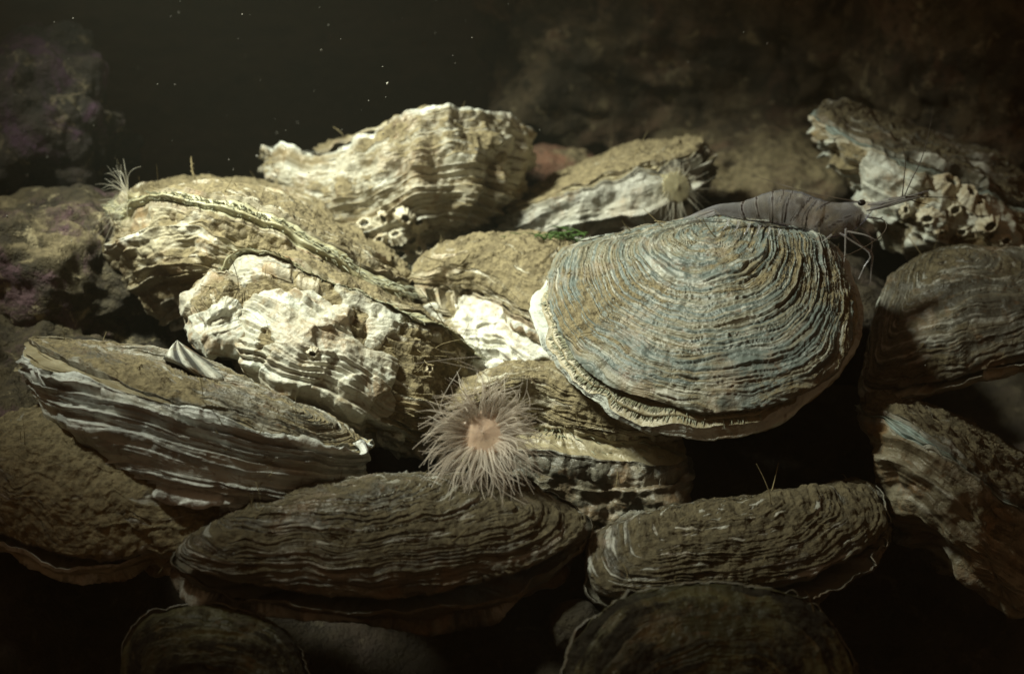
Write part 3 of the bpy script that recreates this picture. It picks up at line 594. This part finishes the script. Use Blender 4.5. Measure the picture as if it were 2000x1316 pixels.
# ------------------------------------------------------------------ things that live on the shells
def surf_at(key, which, px, py, tol=9):
    """nearest visible point of a shell around a photo position, with its outward direction"""
    inf = OY[key][1][which]; S = inf['S'].reshape(-1, 3); N = inf['N'].reshape(-1, 3)
    x = 1000+S[:, 0]/S[:, 2]*F; y = 658-S[:, 1]/S[:, 2]*F
    d = np.hypot(x-px, y-py); i = np.argsort(d)[:60]; j = i[np.argmin(S[i, 2]+.002*d[i])]
    n = N[j].copy()
    if n[2] > 0: n = -n
    return S[j], n
for key, which, spots in (('I', 'lo', [(716, 440, 21), (752, 427, 17), (790, 424, 18), (818, 436, 17), (776, 462, 18), (742, 468, 14), (806, 470, 17), (786, 500, 19), (822, 500, 14), (760, 492, 13)]),
                          ('K', 'lo', [(1852, 362, 27), (1893, 380, 23), (1908, 402, 20), (1864, 412, 19), (1810, 428, 20), (1838, 452, 18), (1930, 440, 22), (1880, 452, 16), (1800, 380, 13), (1770, 410, 13), (1960, 470, 18)]),
                          ('C', 'lo', [(610, 690, 13), (840, 720, 12)])):
    for i, (px, py, r) in enumerate(spots):
        p, n = surf_at(key, which, px, py); n = n+np.array([0, .1, -.5])
        barnacle(OY[key][0], p-n/np.linalg.norm(n)*.006, n, r/F*p[2]*1.0, 5+i*3, .9)

def flesh(name, col, alpha, rough=.3, sss=.3):
    s = NT(name); t = s.n('BsdfTransparent'); m = s.n('MixShader')
    s.link(s.mix(s.ramp(s.noise(20, 4), .35, .65), col, tuple(c*.75 for c in col)), s.b.inputs['Base Color'])
    s.b.inputs['Roughness'].default_value = rough; s.b.inputs['Subsurface Weight'].default_value = sss
    s.b.inputs['Subsurface Radius'].default_value = (.004, .003, .002)
    m.inputs[0].default_value = alpha; s.link(t.outputs[0], m.inputs[1]); s.link(s.b.outputs[0], m.inputs[2]); s.link(m.outputs[0], s.out.inputs[0])
    return s.m
M['tent'] = flesh('clear_tentacle', (.88, .79, .68), .28, sss=0)
M['disc'] = flesh('anemone_disc', (.74, .54, .40), .92, sss=0.1)
M['wisp'] = flesh('faint_tentacle', (.70, .66, .54), .16, sss=0)
M['pale'] = flesh('pale_column', (.42, .38, .24), .9)
def anemone(label, px, py, d, nrm, r_disc, col_len, n_tent, length, seed, thick=.006, droop=.5, fwd=.5, long_up=0, mdisc='disc', spread=(0, 2*math.pi)):
    rs = np.random.RandomState(seed); o = P(px, py, d); n = np.array([nrm[0], nrm[1], -nrm[2]], float); n /= np.linalg.norm(n)
    ex = np.cross(n, [.1, 1, .2]); ex /= np.linalg.norm(ex); ey = np.cross(ex, n)
    if ey[1] < 0: ey = -ey; ex = -ex
    th = thing('anemone', label, 'sea anemone', o-n*col_len, 'sea anemones on the shells')
    prof = [(1.1, -1), (.9, -.85), (.8, -.5), (.85, -.2), (1.0, -.04), (1.0, .0), (.85, .02), (.6, .03), (.35, .05), (.22, .06), (.12, .075), (.03, .08)]
    ph = np.linspace(0, 2*math.pi, 40, endpoint=False)
    G = np.array([o+n*(z*col_len if z < 0 else z*r_disc*2)+(ex*np.cos(ph)[:, None]*(1 if r > .3 else .6)+ey*np.sin(ph)[:, None])*r*r_disc*(1+.05*np.sin(ph*9))[:, None] for r, z in prof])
    mesh_obj('body', G.reshape(-1, 3), grid_faces(len(prof), 40), None, th, mats=[M['pale'], M[mdisc]], fmat=np.repeat([0]*4+[1]*7, 40))
    paths, rad = [], []
    for i in range(n_tent+long_up):
        up_ = i >= n_tent
        a = spread[0]+(spread[1]-spread[0])*rs.rand() if not up_ else math.pi*(.5+.62*(rs.rand()-.5))
        k = rs.rand(); rr = r_disc*(.55+.5*k); out = ex*math.cos(a)+ey*math.sin(a)
        f_ = fwd*(1.3-k)*(.5+.6*rs.rand()); dr = out+n*f_+rs.normal(size=3)*.1; dr /= np.linalg.norm(dr)
        L = length*(.72+.4*rs.rand())*(1.8 if up_ else 1); m = 12; q = np.linspace(0, 1, m)[:, None]
        side = np.cross(dr, n); wob = rs.normal()*.2*(2.4 if up_ else 1)
        p = o+out*rr+dr*q*L+side*(np.sin(q*3.0*(1+rs.rand()*.6)+rs.rand()*.5)-0)*L*wob*q-UP*droop*L*q**2.2*(.3 if up_ else 1)*(.7+.5*rs.rand())+(rs.normal(size=3)*.16*L)*q**3
        paths.append(p); t0 = thick*(.8+.4*rs.rand())*(.7 if up_ else 1)
        rad.append(t0*(1-.72*np.linspace(0, 1, m)))
    v, f = tubes(paths, rad, 6); mesh_obj('tentacle_crown', v, f, M['tent' if mdisc == 'disc' else 'wisp'], th)
    return th
anemone('large translucent anemone with a peach centre and drooping tentacles, front middle', 945, 848, 4.28, (-.05, .3, .95), .07, .2, 360, .12, 5, long_up=10, thick=.0038, fwd=1.0, droop=.4)
anemone('tiny clear anemone fanning its tentacles on the left tip of the open oyster', 248, 388, 5.14, (-.95, .12, .3), .026, .035, 46, .13, 8, thick=.0024, droop=.2, fwd=.9, mdisc='pale')
anemone('pale beige anemone with fine hanging tentacles on the wedge-shaped oyster', 1322, 366, 5.42, (.35, .1, .9), .055, .06, 60, .09, 9, thick=.0024, droop=.5, fwd=.25, mdisc='pale')

# ------------------------------------------------------------------ prawn
PR = thing('prawn', 'translucent banded prawn walking over the top of the largest oyster', 'prawn', P(1540, 440, 4.9))
def prawn():
    d0 = 4.80
    st = [(1338, 428, 2), (1366, 419, 6), (1402, 410, 10.5), (1430, 411, 15), (1449, 412, 18), (1474, 410, 24), (1507, 406, 32), (1530, 406, 35.5), (1556, 411, 37), (1584, 421, 36), (1611, 429, 36), (1640, 428, 33), (1662, 421, 28), (1680, 413, 21), (1694, 406, 13), (1712, 399, 5), (1735, 389, 2.4), (1752, 384, .8)]
    a = spline(st, 150, False); n = 40; ph = np.linspace(0, 2*math.pi, n, endpoint=False)
    dz = d0+.0012*(a[:, 0]-1540)*0.12
    rows, pix = [], []
    tg = np.gradient(a[:, :2], axis=0); tg /= np.linalg.norm(tg, axis=1)[:, None]; nr = np.stack([tg[:, 1], -tg[:, 0]], 1)
    seg = [1430, 1462, 1492, 1524, 1556, 1590]
    for i in range(len(a)):
        x, y, h = a[i]; k = 1+.035*sum(math.exp(-((x-q)/3.0)**2) for q in seg)
        wid = .62 if x < 1600 else .55
        cx = x+nr[i, 0]*h*k*np.cos(ph); cy = y+nr[i, 1]*h*k*np.cos(ph); z = dz[i]-wid*h*k*np.sin(ph)/F*d0
        rows.append(np.stack([(cx-1000)/F*dz[i], -(cy-658)/F*dz[i], z], -1)); pix.append(np.stack([cx, cy], -1))
    G, Q = np.array(rows), np.array(pix).reshape(-1, 2)
    cr = lambda x, y: np.array([1350+x/3.636, 330+y/3.636])
    bands = [((372, 228), (352, 280), (380, 358)), ((462, 200), (455, 250), (474, 345)), ((578, 150), (566, 230), (572, 392)), ((655, 145), (640, 190), (622, 232)), ((715, 160), (668, 260), (655, 382)), ((845, 205), (770, 290), (716, 366)), ((882, 232), (815, 320), (800, 425)), ((985, 236), (930, 262), (905, 285)), ((960, 340), (915, 380), (892, 412)), ((1120, 338), (1050, 372), (970, 418)), ((1195, 330), (1190, 370), (1180, 415))]
    dark = np.zeros(len(Q))
    for b in bands:
        c = spline([cr(*p) for p in b], 40, False)
        dd = np.min(np.hypot(Q[:, None, 0]-c[None, :, 0], Q[:, None, 1]-c[None, :, 1]), 1); dark = np.maximum(dark, sstep(3.3, 1.5, dd))
    sp = cr(760, 238); dark = np.maximum(dark, .8*sstep(17, 6, np.hypot(Q[:, 0]-sp[0], (Q[:, 1]-sp[1])*1.15)))
    gl = cr(1060, 268); dark = np.maximum(dark, .35*sstep(1, .4, np.hypot((Q[:, 0]-gl[0])/30, (Q[:, 1]-gl[1])/9)))
    V, Fc, D = [G.reshape(-1, 3)], [grid_faces(len(a), n)], [dark]; off = len(V[0])
    def add(paths, rads, dk, sides=6):
        nonlocal off
        v, f = tubes([[P(*q) for q in spline(p, 14, False)] for p in paths], [np.array(r)/F*d0 if len(r) == 2 else r for r in rads], sides)
        V.append(v); Fc.append(f+off); D.append(np.full(len(v), dk)); off += len(v)
    n_ = d0-.06; m_ = d0+.06
    add([[(1652, 446, n_), (1651, 470, n_), (1650, 497, n_), (1646, 528, n_)], [(1640, 455, n_), (1658, 467, n_), (1699, 496, n_), (1688, 520, n_), (1677, 545, n_)], [(1660, 455, m_), (1680, 478, m_), (1703, 495, m_), (1702, 520, m_), (1699, 560, m_)],
         [(1655, 452, n_), (1690, 459, n_-.02), (1712, 470, n_-.02)], [(1668, 440, m_), (1690, 450, m_), (1703, 470, m_), (1701, 492, m_)], [(1625, 458, n_), (1606, 472, n_), (1590, 480, n_)]],
        [(2.6, 1.2)]*6, .15)
    add([[(1424+20*i, 428+4*i, n_), (1420+20*i, 440+4*i, n_), (1412+21*i, 449+4*i, n_)] for i in range(6)], [(3.2, .9)]*6, 0)      # swimmerets
    add([[(1395, 416, n_), (1372, 424, n_), (1345, 432, n_-.01)], [(1395, 412, m_), (1368, 418, m_), (1335, 426, m_)]], [(5, 1.5)]*2, 0)   # tail fan
    # antennal scales: two flat blades
    for zz, p in ((n_, [(1692, 412), (1725, 403), (1765, 392), (1803, 384)]), (m_, [(1694, 400), (1730, 396), (1770, 386), (1815, 372)])):
        c = spline(p, 16, False); wd = np.sin(np.linspace(.35, 3.0, 16))*4.2
        top = np.array([P(x, y-w_, zz) for (x, y), w_ in zip(c, wd)]); mid = np.array([P(x, y, zz-.012) for (x, y) in c]); bot = np.array([P(x, y+w_, zz) for (x, y), w_ in zip(c, wd)]); bk = np.array([P(x, y, zz+.008) for (x, y) in c])
        g = np.stack([top, mid, bot, bk], 1); V.append(g.reshape(-1, 3)); Fc.append(grid_faces(16, 4)+off); D.append(np.tile([.0, .9, 0, .3], 16)); off += 64
    add([[(1735, 389, d0), (1752, 386, d0), (1768, 381, d0)], [(1690, 420, n_), (1712, 428, n_), (1724, 424, n_)], [(1700, 405, n_), (1730, 402, n_), (1766, 383, n_)]], [(2, .8), (2.5, 1), (2.8, 1.2)], .3)
    s = NT('prawn_flesh'); t = s.n('BsdfTransparent'); m = s.n('MixShader'); dk = s.attr('band')
    c = s.mix(s.ramp(s.noise(14, 4), .35, .65), (.74, .74, .78), (.62, .59, .55)); c = s.mix(dk, c, (.025, .015, .012))
    s.link(c, s.b.inputs['Base Color']); s.b.inputs['Roughness'].default_value = .22; s.b.inputs['Specular IOR Level'].default_value = .6
    s.bump(s.noise(20, 4), .3, .01)
    s.link(s.mixf(dk, .22, .98), m.inputs[0]); s.link(t.outputs[0], m.inputs[1]); s.link(s.b.outputs[0], m.inputs[2])
    fr = s.n('Fresnel'); fr.inputs[0].default_value = 1.28; gl_ = s.n('BsdfGlossy'); gl_.inputs['Roughness'].default_value = .16; gl_.inputs['Color'].default_value = (.8, .8, .95, 1); m2 = s.n('MixShader')
    s.link(fr.outputs[0], m2.inputs[0]); s.link(m.outputs[0], m2.inputs[1]); s.link(gl_.outputs[0], m2.inputs[2]); s.link(m2.outputs[0], s.out.inputs[0])
    mesh_obj('body', np.vstack(V), np.vstack(Fc), s.m, PR, {'band': np.concatenate(D)})
    am = simple_mat('antenna_brown', (.10, .075, .05), (.05, .035, .025), 20, .4, bump=0)
    for p in ([(1694, 425, n_), (1722, 428, n_), (1732, 443, n_-.02), (1716, 465, n_-.03), (1680, 487, n_-.05), (1625, 511, n_-.09), (1559, 533, n_-.14)], [(1762, 384, d0), (1766, 345, d0), (1768, 308, d0), (1756, 268, d0)],
              [(1766, 384, m_), (1780, 352, m_), (1800, 310, m_), (1815, 255, m_), (1823, 208, m_)], [(1768, 384, n_), (1800, 385, n_), (1872, 386, n_)], [(1685, 396, m_), (1597, 380, m_+.05), (1530, 362, m_+.1), (1474, 344, m_+.2)], [(1768, 386, n_), (1795, 396, n_), (1815, 400, n_)]):
        v, f = tubes([[P(*q) for q in spline(p, 30, False)]], [np.linspace(1.25, .5, 30)/F*d0], 5); mesh_obj('antenna', v, f, am, PR)
    em = simple_mat('eye_black', (.015, .012, .012), (.03, .025, .025), 20, .15, bump=0)
    for zz in (n_-.03, m_+.03):
        o = P(1683, 396, zz); th = np.linspace(.02, math.pi-.02, 12)[:, None]; pp = np.linspace(0, 2*math.pi, 20, endpoint=False)[None]
        g = o+np.stack([np.sin(th)*np.cos(pp)*1.3, np.cos(th)*np.ones_like(pp), np.sin(th)*np.sin(pp)], -1)*6/F*d0
        mesh_obj('eye', g.reshape(-1, 3), grid_faces(12, 20), em, PR)
prawn()

# ------------------------------------------------------------------ small things
def striped_shell():
    ap = P(346, 664, 4.6); edge = spline([(318, 700, 4.52), (350, 712, 4.44), (385, 735, 4.42), (425, 752, 4.45), (452, 735, 4.55)], 120, False); E = np.array([P(*q) for q in edge])
    s = np.linspace(0, 1, 40)[:, None, None]; u = np.arange(120)/119
    rib = np.abs(np.sin(u*math.pi*3))
    n = np.array([-.3, .5, -.8]); G = ap+s*(E-ap)[None]+n*(.05*np.sin(s*2.0)*np.sin(u*math.pi)[None, :, None]+.014*(rib[None, :, None]*s)+.003*fbm((ap+s*(E-ap)[None])*20, 2, 3)[..., None])
    B = ap+s*(E-ap)[None]-n*.02*np.sin(s*2.5)
    g = np.concatenate([G, B[::-1]], 0); nr = len(g)
    gv = np.concatenate([np.broadcast_to(sstep(.85, .5, rib), (40, 120)), np.zeros((40, 120))]); z = np.zeros_like(gv)
    o = mesh_obj('striped_shell', g.reshape(-1, 3), grid_faces(nr, 120, False), shell_mat('striped_ribs', (.34, .36, .33), (.42, .42, .36), dark=(.012, .012, .014), rust_amt=.5, rough=.7), None, {'groove': gv, 'tone': z+.6, 'edge': np.concatenate([np.broadcast_to(sstep(.9, 1, rib), (40, 120)), z[:40]]), 'silt': z+.3})
    tag(o, 'small black and white striped ribbed shell above the long pearly oyster', 'shell')
striped_shell()
rs = np.random.RandomState(4)
pts, sz = [], []
for i in range(330):
    if i < 110: px, py = 60+rs.rand()*950, rs.rand()*400
    else: px, py = rs.rand()*2000, rs.rand()*1000
    pts.append(P(px, py, 3.0+3.2*rs.rand())); sz.append(.0006+.0024*rs.rand()**3)
v, f = crumbs(np.array(pts), np.array(sz), rs)
o = mesh_obj('marine_snow', v, f, simple_mat('marine_snow_fleck', (.3, .29, .25), (.15, .145, .13), 30, .8, bump=0)); tag(o, 'pale specks drifting in the dark water', 'marine snow', kind='stuff')
p0 = P(381, 350, 5.3)
v, f = tubes([[p0, p0+np.array([-.01, .03, 0]), p0+np.array([-.013, .075, 0])]]+[[p0+np.array([-.01-.0005*k, .015+.008*k, 0]), p0+np.array([-.01+(-1)**k*.006, .02+.008*k, 0])] for k in range(6)], [(.0035, .002)]+[(.002, .001)]*6, 5)
tag(mesh_obj('hydroid', v, f, M['silt']), 'tiny upright hydroid twig on top of the open oyster', 'hydroid')
paths = []; b0 = P(1085, 468, 5.25)
for k in range(46):
    q = np.linspace(0, 1, 6)[:, None]; s0 = b0+np.array([rs.normal()*.05, rs.normal()*.008, rs.normal()*.03])
    paths.append(s0+q*np.array([rs.normal()*.04, .02+rs.rand()*.03, rs.normal()*.02-.02])+q*q*np.array([rs.normal()*.03, -.02, 0]))
v, f = tubes(paths, [(.003, .0012)]*46, 4)
tag(mesh_obj('green_alga', v, f, simple_mat('green_weed', (.06, .13, .02), (.04, .08, .015), 20, .6, bump=0)), 'small tuft of bright green weed under the wedge-shaped oyster', 'seaweed')

# ------------------------------------------------------------------ murky water
def haze():
    lo, hi = np.array([-1.6, -0.6, CAM_H-.95-1.0+.3]), np.array([1.6, 3.0, CAM_H+.75])
    v = [(x, y, z) for x in (lo[0], hi[0]) for y in (lo[1], hi[1]) for z in (lo[2], hi[2])]
    me = bpy.data.meshes.new('haze'); me.from_pydata(v, [], [(0, 1, 3, 2), (4, 6, 7, 5), (0, 4, 5, 1), (2, 3, 7, 6), (0, 2, 6, 4), (1, 5, 7, 3)]); me.update()
    o = bpy.data.objects.new('haze', me); COL.objects.link(o); o['kind'] = 'stuff'; o['label'] = 'murky greenish water filling the scene'; o['category'] = 'water haze'
    m = bpy.data.materials.new('murky_water'); m.use_nodes = True; t = m.node_tree; t.nodes.remove(t.nodes['Principled BSDF'])
    p = t.nodes.new('ShaderNodeVolumePrincipled'); p.inputs['Color'].default_value = (.50, .56, .46, 1); p.inputs['Density'].default_value = 0.21
    p.inputs['Anisotropy'].default_value = .3
    t.links.new(p.outputs[0], t.nodes['Material Output'].inputs['Volume']); me.materials.append(m)
haze()
